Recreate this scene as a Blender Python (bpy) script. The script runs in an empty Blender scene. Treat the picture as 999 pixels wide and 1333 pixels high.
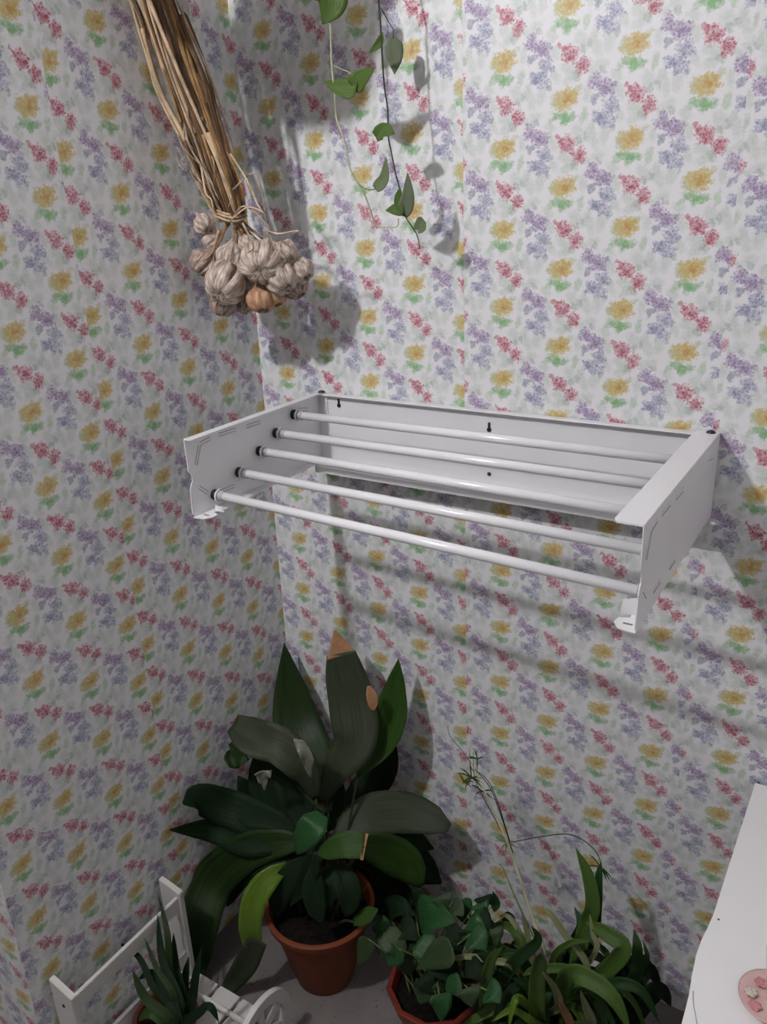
import bpy, bmesh, math, random
from mathutils import Vector, Matrix, noise
C = bpy.context.scene.collection
SC = bpy.context.scene
PI = math.pi

# ------------------------------------------------------------------ camera
CAM = Vector((1.1738, -1.3734, 1.6413)); FPX = 1071.23
yaw, pit, rol = -0.566263, -0.364594, -0.040226
fw = Vector((math.sin(yaw)*math.cos(pit), math.cos(yaw)*math.cos(pit), math.sin(pit)))
rt0 = Vector((math.cos(yaw), -math.sin(yaw), 0)); up0 = rt0.cross(fw)
RT = math.cos(rol)*rt0 + math.sin(rol)*up0
UP = -math.sin(rol)*rt0 + math.cos(rol)*up0
cam = bpy.data.objects.new('camera', bpy.data.cameras.new('camera'))
C.objects.link(cam)
M = Matrix((RT, UP, -fw)).transposed().to_4x4(); M.translation = CAM
cam.matrix_world = M
cam.data.sensor_width = 36; cam.data.lens = FPX*36/1333
SC.camera = cam

def at(px, py, y=None, x=None, z=None):
    """surveying helper: the point of the room seen at a pixel, on a given plane"""
    d = (px-499.5)/FPX*RT - (py-666.5)/FPX*UP + fw
    if y is not None: t = (y-CAM.y)/d.y
    elif x is not None: t = (x-CAM.x)/d.x
    else: t = (z-CAM.z)/d.z
    return CAM + t*d
def inside(p, mx=.035, mz=.03):
    """keeps a leaf in the room: nearer to the viewer when it would enter the wall or floor"""
    t = 0
    for lo, c0, c1 in ((mx, p.x, CAM.x), (mz, p.z, CAM.z)):
        if c0 < lo: t = max(t, (lo-c0)/(c1-c0))
    return p.lerp(CAM, t)
def depth(p): return (Vector(p)-CAM).dot(fw)

# ------------------------------------------------------------------ light, exposure
SC.view_settings.view_transform = 'Standard'; SC.view_settings.look = 'None'
SC.view_settings.exposure = 0.0; SC.view_settings.gamma = 1; SC.view_settings.use_curve_mapping = False
world = bpy.data.worlds.new('world'); SC.world = world; world.use_nodes = True
world.node_tree.nodes['Background'].inputs[0].default_value = (0.85, 0.9, 1, 1)
world.node_tree.nodes['Background'].inputs[1].default_value = 0.0
LAMP = Vector((0.10, -1.55, 2.45)); LAMP_STRENGTH = 1200.0; LAMP_COL = (.985, .965, 1.0)

# ------------------------------------------------------------------ material helpers
def s2l(c): return tuple(((v/12.92) if v <= .04045 else ((v+.055)/1.055)**2.4) for v in c)
def mat(name, col, rough=.5, spec=.5, metal=0, var=0, vscale=30, bump=0, bscale=200, trans=0, stretch=None, col2=None, sss=0, emit=None):
    m = bpy.data.materials.new(name); m.use_nodes = True
    nt = m.node_tree; b = nt.nodes['Principled BSDF']
    b.inputs['Base Color'].default_value = (*col, 1); b.inputs['Roughness'].default_value = rough
    b.inputs['Metallic'].default_value = metal; b.inputs['Specular IOR Level'].default_value = spec
    if trans: b.inputs['Transmission Weight'].default_value = trans
    if emit:
        b.inputs['Emission Color'].default_value = (*emit[0], 1); b.inputs['Emission Strength'].default_value = emit[1]
    tc = nt.nodes.new('ShaderNodeTexCoord'); src = tc.outputs['Object']
    if stretch:
        mp = nt.nodes.new('ShaderNodeMapping'); mp.inputs['Scale'].default_value = stretch
        nt.links.new(tc.outputs['UV'], mp.inputs[0]); src = mp.outputs[0]
    if var or col2:
        n = nt.nodes.new('ShaderNodeTexNoise'); n.inputs['Scale'].default_value = vscale; n.inputs['Detail'].default_value = 5
        nt.links.new(src, n.inputs['Vector'])
        r = nt.nodes.new('ShaderNodeValToRGB'); r.color_ramp.elements[0].position = .35; r.color_ramp.elements[1].position = .68
        c2 = col2 or tuple(min(1, v*(1+var)) for v in col); c1 = col if col2 else tuple(v*(1-var) for v in col)
        r.color_ramp.elements[0].color = (*c1, 1); r.color_ramp.elements[1].color = (*c2, 1)
        nt.links.new(n.outputs[0], r.inputs[0]); nt.links.new(r.outputs[0], b.inputs['Base Color'])
    if bump:
        n = nt.nodes.new('ShaderNodeTexNoise'); n.inputs['Scale'].default_value = bscale; n.inputs['Detail'].default_value = 3
        nt.links.new(src, n.inputs['Vector'])
        bp = nt.nodes.new('ShaderNodeBump'); bp.inputs['Strength'].default_value = bump; bp.inputs['Distance'].default_value = .004
        nt.links.new(n.outputs[0], bp.inputs['Height']); nt.links.new(bp.outputs[0], b.inputs['Normal'])
    return m

WCOL, HROW = 0.10509, 0.128
def wallpaper():
    m = bpy.data.materials.new('floral_wallpaper'); m.use_nodes = True; nt = m.node_tree
    L = nt.links.new
    def nn(tree, t, **k):
        n = tree.nodes.new(t)
        for a, b in k.items(): setattr(n, a, b)
        return n
    def mth(tree, op, a, b=None, c=None):
        n = tree.nodes.new('ShaderNodeMath'); n.operation = op
        for i, v in enumerate((a, b, c)):
            if v is None: continue
            if isinstance(v, (int, float)): n.inputs[i].default_value = v
            else: tree.links.new(v, n.inputs[i])
        return n.outputs[0]
    # blob group ------------------------------------------------
    g = bpy.data.node_groups.new('petal_blob', 'ShaderNodeTree')
    for s in ('U', 'V', 'Noise', 'cx', 'cy', 'rx', 'ry', 'cr', 'sr', 'soft', 'n', 'amp'):
        g.interface.new_socket(s, in_out='INPUT', socket_type='NodeSocketFloat')
    g.interface.new_socket('Mask', in_out='OUTPUT', socket_type='NodeSocketFloat')
    gi = g.nodes.new('NodeGroupInput'); go = g.nodes.new('NodeGroupOutput'); I = gi.outputs
    du = mth(g, 'MULTIPLY', mth(g, 'SUBTRACT', I['U'], I['cx']), WCOL)
    dv0 = mth(g, 'FRACT', mth(g, 'ADD', mth(g, 'SUBTRACT', I['V'], I['cy']), .5))
    dv = mth(g, 'MULTIPLY', mth(g, 'SUBTRACT', dv0, .5), HROW)
    a = mth(g, 'ADD', mth(g, 'MULTIPLY', du, I['cr']), mth(g, 'MULTIPLY', dv, I['sr']))
    b = mth(g, 'SUBTRACT', mth(g, 'MULTIPLY', dv, I['cr']), mth(g, 'MULTIPLY', du, I['sr']))
    a = mth(g, 'DIVIDE', a, I['rx']); b = mth(g, 'DIVIDE', b, I['ry'])
    d = mth(g, 'SQRT', mth(g, 'ADD', mth(g, 'MULTIPLY', a, a), mth(g, 'MULTIPLY', b, b)))
    pet = mth(g, 'COSINE', mth(g, 'MULTIPLY', mth(g, 'ARCTAN2', b, a), I['n']))
    d = mth(g, 'ADD', d, mth(g, 'MULTIPLY', pet, I['amp']))
    d = mth(g, 'ADD', d, I['Noise'])
    mr = g.nodes.new('ShaderNodeMapRange'); mr.interpolation_type = 'SMOOTHSTEP'
    g.links.new(d, mr.inputs['Value'])
    g.links.new(mth(g, 'ADD', 1.0, I['soft']), mr.inputs['From Min']); g.links.new(mth(g, 'SUBTRACT', 1.0, I['soft']), mr.inputs['From Max'])
    g.links.new(mr.outputs[0], go.inputs[0])
    # coordinates -----------------------------------------------
    uv = nn(nt, 'ShaderNodeUVMap'); sep = nn(nt, 'ShaderNodeSeparateXYZ'); L(uv.outputs[0], sep.inputs[0])
    met = nn(nt, 'ShaderNodeCombineXYZ'); L(mth(nt, 'MULTIPLY', sep.outputs[0], WCOL), met.inputs[0]); L(mth(nt, 'MULTIPLY', sep.outputs[1], HROW), met.inputs[1])
    def noi(scale, det=2, off=0):
        n = nn(nt, 'ShaderNodeTexNoise'); n.inputs['Scale'].default_value = scale; n.inputs['Detail'].default_value = det
        v = nn(nt, 'ShaderNodeVectorMath', operation='ADD'); L(met.outputs[0], v.inputs[0]); v.inputs[1].default_value = (off, off*.7, 0)
        L(v.outputs[0], n.inputs['Vector']); return n
    wob = noi(110, 2); ws = nn(nt, 'ShaderNodeSeparateColor'); L(wob.outputs['Color'], ws.inputs[0])
    u = mth(nt, 'ADD', sep.outputs[0], mth(nt, 'MULTIPLY', mth(nt, 'SUBTRACT', ws.outputs[0], .5), .11))
    v = mth(nt, 'ADD', sep.outputs[1], mth(nt, 'MULTIPLY', mth(nt, 'SUBTRACT', ws.outputs[1], .5), .09))
    def cell(off):
        i = mth(nt, 'FLOOR', mth(nt, 'ADD', u, off)); return mth(nt, 'SUBTRACT', u, i), mth(nt, 'ADD', v, mth(nt, 'MULTIPLY', i, .5))
    CA, CB = cell(.45), cell(.0)
    fine = mth(nt, 'MULTIPLY', mth(nt, 'SUBTRACT', noi(260, 3, 3).outputs[0], .5), 1.25)
    vor = nn(nt, 'ShaderNodeTexVoronoi', feature='DISTANCE_TO_EDGE'); vor.inputs['Scale'].default_value = 165
    vv = nn(nt, 'ShaderNodeVectorMath', operation='ADD'); L(met.outputs[0], vv.inputs[0])
    vs_ = nn(nt, 'ShaderNodeVectorMath', operation='SCALE'); L(wob.outputs['Color'], vs_.inputs[0]); vs_.inputs['Scale'].default_value = .012; L(vs_.outputs[0], vv.inputs[1])
    L(vv.outputs[0], vor.inputs['Vector'])
    vm = nn(nt, 'ShaderNodeMapRange'); L(vor.outputs['Distance'], vm.inputs['Value']); vm.inputs['From Max'].default_value = .17
    vm.inputs['To Min'].default_value = .30; vm.inputs['To Max'].default_value = 1.05
    mott = mth(nt, 'ADD', mth(nt, 'MULTIPLY', noi(190, 4, 7).outputs[0], 1.7), .08)
    mott2 = mth(nt, 'MULTIPLY', mott, vm.outputs[0])
    base = nn(nt, 'ShaderNodeRGB'); base.outputs[0].default_value = (.81, .81, .825, 1)
    cur = [base.outputs[0]]
    # dirt/hue drift
    def blob(cx, cy, rx, ry, col, op, rot=0, soft=.3, m=mott, n_=5, amp=0):
        n = nt.nodes.new('ShaderNodeGroup'); n.node_tree = g
        fu, fv = CB if cx > .33 else CA; L(fu, n.inputs['U']); L(fv, n.inputs['V']); n.inputs['n'].default_value = n_; n.inputs['amp'].default_value = amp; L(fine, n.inputs['Noise'])
        for k, val in zip(('cx', 'cy', 'rx', 'ry', 'cr', 'sr', 'soft'), (cx, cy, rx, ry, math.cos(rot), math.sin(rot), soft)): n.inputs[k].default_value = val
        f = mth(nt, 'MULTIPLY', n.outputs[0], op); f = mth(nt, 'MINIMUM', mth(nt, 'MULTIPLY', f, m), 1.0)
        mx = nn(nt, 'ShaderNodeMix', data_type='RGBA'); L(f, mx.inputs[0]); L(cur[0], mx.inputs[6]); mx.inputs[7].default_value = (*col, 1)
        cur[0] = mx.outputs[2]
    GG = (.47, .57, .47); GD = (.36, .44, .38); GR = (.22, .45, .19); YL = (.60, .49, .19); YO = (.50, .28, .07); YG = (.44, .48, .22)
    RD = (.48, .10, .15); RK = (.33, .045, .085); PU = (.33, .24, .41); PD = (.24, .16, .31); BL = (.29, .31, .45); BD = (.19, .21, .32)
    # faint foliage
    for cx, cy, rx, ry, r in ((.43, -.47, .007, .015, .3), (.375, -.36, .006, .010, -.4), (.10, -.72, .012, .008, .4), (.20, -.39, .009, .014, .5),
                              (-.02, -.66, .009, .008, 0), (.50, .33, .011, .007, .2), (.60, -.44, .008, .014, -.2), (-.2, .28, .006, .013, .5), (.30, .03, .006, .011, 0),
                              (.02, .2, .011, .006, .2), (.36, .27, .005, .010, .6), (.74, .20, .010, .006, -.4), (.80, .02, .006, .012, .3), (-.28, -.42, .005, .010, -.3)):
        blob(cx, cy, rx, ry, GG, .42, r, .5)
    for cx, cy, rx, ry, r in ((.14, -.76, .006, .008, .6), (.32, -.44, .004, .007, .4), (.72, -.36, .004, .007, -.3), (.53, .27, .004, .007, .8), (.22, -.48, .005, .006, 0)):
        blob(cx, cy, rx, ry, GD, .55, r, .4)
    blob(.27, -.20, .0055, .0115, GR, .42, -.25, .4)
    blob(-.09, -.185, .014, .0062, GR, .72, -.35, .35); blob(.04, -.215, .013, .0065, GR, .72, .30, .35)
    blob(-.03, -.225, .006, .010, GR, .6, -.3, .35); blob(-.21, -.215, .0085, .005, GR, .45, .5, .4)
    blob(-.155, -.02, .0085, .013, YG, .7, .3, .3, mott, 3, .15); blob(.14, .085, .011, .005, YG, .5, .5, .4); blob(-.06, -.10, .006, .008, YG, .5, 0, .4)
    blob(.0, .0, .0188, .0150, YL, .95, .1, .22, mott, 7, .10); blob(.02, .004, .0115, .0085, YO, .50, .1, .6, mott2, 5, .15); blob(.01, -.012, .0055, .0045, YO, .75, .1, .6)
    blob(.03, -.52, .0140, .0130, RD, .88, -.3, .22, mott2, 5, .10); blob(.225, -.655, .0108, .0125, RD, .88, -.3, .22, mott2, 5, .10)
    blob(.04, -.54, .0065, .006, RK, .55, 0, .6); blob(.22, -.665, .0055, .006, RK, .5, 0, .6)
    blob(-.12, -.415, .0040, .0040, RD, .7); blob(-.065, -.455, .0044, .005, RD, .75)
    blob(.43, .155, .0115, .0125, PU, .88, .5, .22, mott2, 3, .14); blob(.60, .07, .0150, .0120, PU, .92, -.2, .22, mott2, 5, .14)
    blob(.60, .06, .007, .006, PD, .55, 0, .6); blob(.44, .15, .005, .006, PD, .4, 0, .6); blob(.43, -.03, .0062, .0085, BD, .62, -.7, .25, mott, 3, .15)
    blob(.675, -.125, .0125, .0130, BL, .82, .4, .22, mott2, 4, .16); blob(.50, -.235, .0115, .0095, BL, .85, 0, .22, mott2, 4, .16); blob(.625, -.290, .0135, .0100, BL, .80, -.2, .22, mott2, 5, .16)
    blob(.51, -.24, .005, .005, BD, .5, 0, .6); blob(.67, -.14, .005, .006, BD, .4, 0, .6)
    bs = nt.nodes['Principled BSDF']; L(cur[0], bs.inputs['Base Color'])
    bs.inputs['Roughness'].default_value = .42; bs.inputs['Specular IOR Level'].default_value = .35
    bp = nn(nt, 'ShaderNodeBump'); bp.inputs['Strength'].default_value = .18; bp.inputs['Distance'].default_value = .003
    L(noi(60, 4, 11).outputs[0], bp.inputs['Height']); L(bp.outputs[0], bs.inputs['Normal'])
    return m
WP = wallpaper()

# ------------------------------------------------------------------ mesh helpers
def tag(o, label=None, cat=None, group=None, kind=None):
    if label: o['label'] = label
    if cat: o['category'] = cat
    if group: o['group'] = group
    if kind: o['kind'] = kind
    return o
def empty(name, loc, label, cat, group=None):
    o = bpy.data.objects.new(name, None); C.objects.link(o); o.location = loc; o.empty_display_size = .05
    return tag(o, label, cat, group)
def obj(name, bm, material, parent=None, smooth=False, label=None):
    me = bpy.data.meshes.new(name); bmesh.ops.recalc_face_normals(bm, faces=bm.faces) if not bm.faces.layers.int.get('keep') else None
    bm.to_mesh(me); bm.free()
    o = bpy.data.objects.new(name, me); C.objects.link(o)
    me.materials.append(material)
    if smooth:
        for p in me.polygons: p.use_smooth = True
    if parent is not None:
        o.parent = parent
        o.matrix_parent_inverse = Matrix.Translation(-parent.matrix_basis.translation) if parent.type == 'EMPTY' else Matrix.Identity(4)
    if label: o['label'] = label
    return o
def box(bm, x0, x1, y0, y1, z0, z1, bev=0):
    vs = [bm.verts.new((x, y, z)) for x in (x0, x1) for y in (y0, y1) for z in (z0, z1)]
    fs = [bm.faces.new([vs[k] for k in f]) for f in ((0, 1, 3, 2), (4, 6, 7, 5), (0, 4, 5, 1), (2, 3, 7, 6), (0, 2, 6, 4), (1, 5, 7, 3))]
    if bev:
        es = {e for f in fs for e in f.edges}
        bmesh.ops.bevel(bm, geom=list(es), offset=bev, segments=2, affect='EDGES', profile=.5)
    return bm
def prism(bm, outline, axis, a, b, bev=0):
    """outline of 2-D points extruded along axis from a to b"""
    def P(p, t):
        return {'x': (t, p[0], p[1]), 'y': (p[0], t, p[1]), 'z': (p[0], p[1], t)}[axis]
    A = [bm.verts.new(P(p, a)) for p in outline]; B = [bm.verts.new(P(p, b)) for p in outline]
    n = len(outline); fs = [bm.faces.new(A[::-1]), bm.faces.new(B)]
    for i in range(n): fs.append(bm.faces.new((A[i], A[(i+1) % n], B[(i+1) % n], B[i])))
    if bev:
        es = list(fs[0].edges)+list(fs[1].edges)
        bmesh.ops.bevel(bm, geom=es, offset=bev, segments=2, affect='EDGES')
    return bm
def cr(pts, n):
    """Catmull-Rom through pts, n samples per span"""
    P = [Vector(p) for p in pts]
    if len(P) == 2: return [P[0].lerp(P[1], k/n) for k in range(n+1)]
    out = []
    Q = [2*P[0]-P[1]]+P+[2*P[-1]-P[-2]]
    for i in range(1, len(Q)-2):
        a, b, c, d = Q[i-1:i+3]
        for k in range(n):
            t = k/n
            out.append(.5*((2*b)+(c-a)*t+(2*a-5*b+4*c-d)*t*t+(3*b-a-3*c+d)*t**3))
    out.append(P[-1]); return out
def lerpl(l, t):
    x = t*(len(l)-1); i = min(int(x), len(l)-2) if len(l) > 1 else 0
    return l[i] if len(l) == 1 else l[i]+(l[i+1]-l[i])*(x-i)
def tube(bm, pts, rad, seg=8, n=5, caps=True, flat=1.0, raw=False):
    P = [Vector(p) for p in pts] if raw else cr(pts, n)
    rad = rad if isinstance(rad, (list, tuple)) else [rad]
    N = None; rings = []
    for k, p in enumerate(P):
        T = (P[min(k+1, len(P)-1)]-P[max(k-1, 0)]).normalized()
        if N is None:
            N = T.orthogonal().normalized()
        N = (N-T*N.dot(T)).normalized(); B = T.cross(N)
        r = lerpl(rad, k/(len(P)-1)) if len(rad) > 1 else rad[0]
        rings.append([bm.verts.new(p+r*(math.cos(a)*N+flat*math.sin(a)*B)) for a in [2*PI*j/seg for j in range(seg)]])
    for a, b in zip(rings, rings[1:]):
        for j in range(seg): bm.faces.new((a[j], a[(j+1) % seg], b[(j+1) % seg], b[j]))
    if caps: bm.faces.new(rings[0][::-1]); bm.faces.new(rings[-1])
    return bm
def lathe(bm, prof, c=(0, 0, 0), seg=40, ax=None):
    """profile of (r, z)"""
    c = Vector(c); R = Vector((0, 0, 1)).rotation_difference(Vector(ax)).to_matrix() if ax else Matrix.Identity(3)
    rings = []
    for r, z in prof:
        if r < 1e-6: rings.append([bm.verts.new(c+R@Vector((0, 0, z)))])
        else: rings.append([bm.verts.new(c+R@Vector((r*math.cos(2*PI*j/seg), r*math.sin(2*PI*j/seg), z))) for j in range(seg)])
    for a, b in zip(rings, rings[1:]):
        for j in range(seg):
            k = (j+1) % seg
            if len(a) == 1 and len(b) == 1: continue
            if len(a) == 1: bm.faces.new((a[0], b[k], b[j]))
            elif len(b) == 1: bm.faces.new((a[j], a[k], b[0]))
            else: bm.faces.new((a[j], a[k], b[k], b[j]))
    return bm
def leaf_mesh(P, W, facing, fold=.25, wave=.0, tip=1.0, seed=0, roll=0, n=6, cross=6, shape=None, thick=.0006):
    """a blade along the points P with half-widths from W (metres), its upper side turned to `facing`"""
    bm = bmesh.new(); S = cr(P, n); m = len(S); uvl = bm.loops.layers.uv.new('UVMap'); rnd = random.Random(seed); ph = rnd.random()*6
    F = Vector(facing).normalized(); rows = []; dat = {}
    for k, p in enumerate(S):
        T = (S[min(k+1, m-1)]-S[max(k-1, 0)]).normalized()
        B = T.cross(F)
        B = B.normalized() if B.length > 1e-4 else T.orthogonal().normalized()
        N = B.cross(T).normalized(); t = k/(m-1)
        rl = roll if isinstance(roll, (int, float)) else lerpl(roll, t)
        B, N = B*math.cos(rl)+N*math.sin(rl), N*math.cos(rl)-B*math.sin(rl)
        w = max(lerpl(W, t), .0002)
        row = []
        for j in range(-cross//2, cross//2+1):
            s = j/(cross/2)
            q = p+B*(w*s)+N*(fold*w*abs(s)**1.3*(1 if abs(s) > 0 else 0)) + N*(wave*w*math.sin(t*13+ph+(2 if s > 0 else 0))*abs(s)**2)
            q = Vector((max(q.x, .004), min(q.y, -.004), max(q.z, .004)))
            vtx = bm.verts.new(q); dat[vtx] = (s*.5+.5, t); row.append(vtx)
        rows.append(row)
    for a, b in zip(rows, rows[1:]):
        for j in range(len(a)-1):
            f = bm.faces.new((a[j], a[j+1], b[j+1], b[j]))
            for l in f.loops: l[uvl].uv = dat[l.vert]
    return bm
def finish_leaf(o, thick=.0007):
    md = o.modifiers.new('thickness', 'SOLIDIFY'); md.thickness = thick; md.offset = 0
    return o
PROF = {'lance': [0.12, .45, .8, .98, 1, .93, .76, .48, .04], 'strap': [.7, .85, 1, 1, .98, .9, .78, .5, .03],
        'heart': [.62, .96, 1.0, .96, .86, .72, .52, .28, .02], 'oval': [.2, .72, .96, 1, .95, .82, .6, .32, .02]}
VIEW = Vector((.35, -.75, .55))
def leaf(parent, pts, wpx, material, prof='lance', facing=None, fold=.2, wave=.05, seed=0, roll=0, label=None, name='leaf', wpx_list=None):
    """pts: (pixel x, pixel y, plane y) or world Vectors"""
    P = [p if isinstance(p, Vector) else inside(at(p[0], p[1], y=p[2])) for p in pts]
    mid = P[len(P)//2]; s = depth(mid)/FPX
    W = [wpx*s*v/2 for v in PROF[prof]] if not wpx_list else [v*s/2 for v in wpx_list]
    o = obj(name, leaf_mesh(P, W, facing or (CAM-mid).normalized()+Vector((0, 0, .25)), fold, wave, seed=seed, roll=roll, n=6), material, parent, True, label)
    return finish_leaf(o)

# ------------------------------------------------------------------ the room
H = 2.65
def uvfun(u0, v0, an):
    u0, v0 = u0*1.28, v0*1.28+.48
    def f(u, z):
        c, s = math.cos(an), math.sin(an); du = (u-u0)*c+(z-v0)*s; dz = -(u-u0)*s+(z-v0)*c
        return (du/WCOL, -(.35*1.28-dz)/HROW)
    return f
def papered(name, sheets, to3, box_):
    """sheets: (polygon in wall (u, z), uv function); box_: solid wall behind the paper"""
    bm = bmesh.new(); uvl = bm.loops.layers.uv.new('UVMap')
    box(bm, *box_)
    for poly, f in sheets:
        vs = [bm.verts.new(to3(*p)) for p in poly]; fc = bm.faces.new(vs)
        for l, p in zip(fc.loops, poly): l[uvl].uv = f(*p)
    me = bpy.data.meshes.new(name); bm.to_mesh(me); bm.free()
    o = bpy.data.objects.new(name, me); C.objects.link(o); me.materials.append(WP); return tag(o, kind='structure')
fR, fS, fL = uvfun(.4449, .7109, .0093), uvfun(.8014, -.0096, .0016), uvfun(.3035, .6385, -.0080)
fA2, fA1 = uvfun(-.3306, .6257, .0102), uvfun(-.3621, .5743, .0264)
fS = uvfun(.8014, -.0096, .0093)
def q(u0b, u0t, u1b, u1t): return [(u0b, 0), (u1b, 0), (u1t, H), (u0t, H)]
sh = lambda f, d, e: (lambda u, z: (f(u, z)[0]+d, f(u, z)[1]+e))
papered('wall_back', [(q(0, 0, .497, .487), fL), (q(.497, .487, .951, .928), fR), (q(.951, .928, 1.40, 1.38), fS), (q(1.40, 1.38, 1.85, 1.83), sh(fR, .31, .22)), (q(1.85, 1.83, 2.0, 2.0), sh(fL, .1, .6))],
        lambda u, z: (u, 0, z), (-.1, 2.0, .002, .1, 0, H))
papered('wall_left', [(q(-.806, -.806, -.424, -.446), fA1), (q(-.424, -.446, 0, 0), fA2)],
        lambda u, z: (0, u, z), (-.1, -.002, -.804, .002, 0, H))
papered('wall_front_left', [(q(-.46, -.46, 0, 0), sh(fA2, .33, .4)), (q(-1.1, -1.1, -.46, -.46), sh(fA1, .1, .2))],
        lambda u, z: (u, -.806, z), (-1.2, -.1, -.804, -.70, 0, H))
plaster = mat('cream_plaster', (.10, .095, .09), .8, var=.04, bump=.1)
tile = mat('speckled_floor_tile', (.17, .155, .145), .45, var=.10, vscale=12, bump=.05)
def add_speckle(m, scale, thr, col, tiles=None):
    nt = m.node_tree; b = nt.nodes['Principled BSDF']; src = b.inputs['Base Color'].links[0].from_socket
    tc = nt.nodes.new('ShaderNodeTexCoord'); n = nt.nodes.new('ShaderNodeTexNoise'); n.inputs['Scale'].default_value = scale; nt.links.new(tc.outputs['Object'], n.inputs[0])
    r = nt.nodes.new('ShaderNodeMapRange'); nt.links.new(n.outputs[0], r.inputs[0]); r.inputs[1].default_value = thr; r.inputs[2].default_value = thr+.03
    mx = nt.nodes.new('ShaderNodeMix'); mx.data_type = 'RGBA'; nt.links.new(r.outputs[0], mx.inputs[0]); nt.links.new(src, mx.inputs[6]); mx.inputs[7].default_value = (*col, 1)
    out = mx.outputs[2]
    if tiles:
        bt = nt.nodes.new('ShaderNodeTexBrick'); bt.offset = 0; bt.inputs['Scale'].default_value = 1; bt.inputs['Brick Width'].default_value = tiles; bt.inputs['Row Height'].default_value = tiles
        bt.inputs['Mortar Size'].default_value = .003; nt.links.new(tc.outputs['Object'], bt.inputs[0])
        m2 = nt.nodes.new('ShaderNodeMix'); m2.data_type = 'RGBA'; nt.links.new(bt.outputs['Fac'], m2.inputs[0]); nt.links.new(out, m2.inputs[6]); m2.inputs[7].default_value = (.08, .07, .06, 1); out = m2.outputs[2]
    nt.links.new(out, b.inputs['Base Color'])
add_speckle(tile, 140, .66, (.06, .045, .04))
def struct(name, b, m): bm = bmesh.new(); box(bm, *b); return tag(obj(name, bm, m), kind='structure')
struct('floor', (-1.3, 2.1, -3.3, .1, -.1, 0), tile)
struct('ceiling', (-1.3, 2.1, -3.3, .1, H, H+.1), mat('ceiling_plaster', (.72, .70, .69), .8, var=.03, bump=.1))
struct('wall_right', (2.0, 2.1, -3.3, .1, 0, H), mat('white_plaster', (.74, .73, .73), .8, var=.03, bump=.1))
struct('wall_far_left', (-1.3, -1.2, -3.3, -.7, 0, H), plaster)
struct('wall_front', (-1.3, 2.1, -3.3, -3.2, 0, H), plaster)

# ------------------------------------------------------------------ ceiling lamp
lampm = mat('lit_bulb_glass', (1, 1, 1), .3, emit=(LAMP_COL, LAMP_STRENGTH)); wplastic = mat('white_plastic', (.8, .8, .78), .4, var=.03)
t = empty('ceiling_lamp', (LAMP.x, LAMP.y, H), 'bare lit bulb hanging on a short white cord from the ceiling', 'lamp')
obj('ceiling_rose', lathe(bmesh.new(), [(0, 0), (.05, 0), (.045, -.02), (.012, -.03), (0, -.03)], (LAMP.x, LAMP.y, H)), wplastic, t, True)
obj('cord', tube(bmesh.new(), [(LAMP.x, LAMP.y, H-.03), (LAMP.x, LAMP.y, LAMP.z+.10)], .003), wplastic, t, True)
obj('socket', lathe(bmesh.new(), [(0, .11), (.014, .105), (.015, .040), (0, .040)], LAMP), wplastic, t, True)
obj('bulb', lathe(bmesh.new(), [(0, .042), (.013, .040), (.028, .026), (.037, .0), (.034, -.018), (.02, -.032), (0, -.038)], LAMP, 24), lampm, t, True)

# ------------------------------------------------------------------ drying rack
enamel = mat('white_enamelled_steel', (.80, .80, .815), .28, .5, var=.015, vscale=9, bump=.03, bscale=60)
rodm = mat('white_glossy_rod', (.86, .86, .875), .16, .6, var=.01)
blackm = mat('dark_hole_black', (.012, .012, .012), .5, var=.2); greym = mat('grey_plastic', (.42, .42, .43), .4, var=.08); slotm = mat('slot_shadow_grey', (.16, .16, .17), .6, var=.1)
steel = mat('dark_screw_steel', (.06, .06, .06), .35, metal=.8, var=.2)
XL, XR, ZT, ZB = .157, .951, 1.268, 1.128
rack = empty('drying_rack', (.55, -.005, ZB), 'white metal fold-down clothes drying rack with five rods, fixed to the papered wall', 'drying rack')
bm = bmesh.new(); box(bm, XL+.006, XR-.004, -.008, -.004, ZB-.008, ZT-.004)
obj('back_panel', bm, enamel, rack)
bm = bmesh.new(); box(bm, XL+.004, XR-.002, -.022, -.004, ZT-.004, ZT-.0015, .0008)
obj('top_flange', bm, enamel, rack)
bm = bmesh.new(); box(bm, XL+.010, XR-.006, -.050, -.006, ZB-.011, ZB-.008, .0008); box(bm, XL+.010, XR-.006, -.052, -.050, ZB-.022, ZB-.008, .0005)
obj('bottom_flange', bm, enamel, rack)
def arcpts(cy, cz, r, a0, a1, n=6): return [(cy+r*math.cos(a0+(a1-a0)*k/n), cz+r*math.sin(a0+(a1-a0)*k/n)) for k in range(n+1)]
def side_outline(D):
    # (y, z) of the plate, front edge with its half-round notch
    return [(-.004, ZT), (-D, ZT), (-D+.001, ZT-.058), (-D+.005, ZT-.064), (-D+.0075, ZT-.070), (-D+.0075, ZT-.078), (-D+.003, ZT-.084), (-D, ZT-.092),
            (-D-.002, ZB+.004), (-D+.004, ZB-.003), (-D+.012, ZB-.003), (-.10, ZB-.002), (-.004, ZB-.004)]
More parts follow.
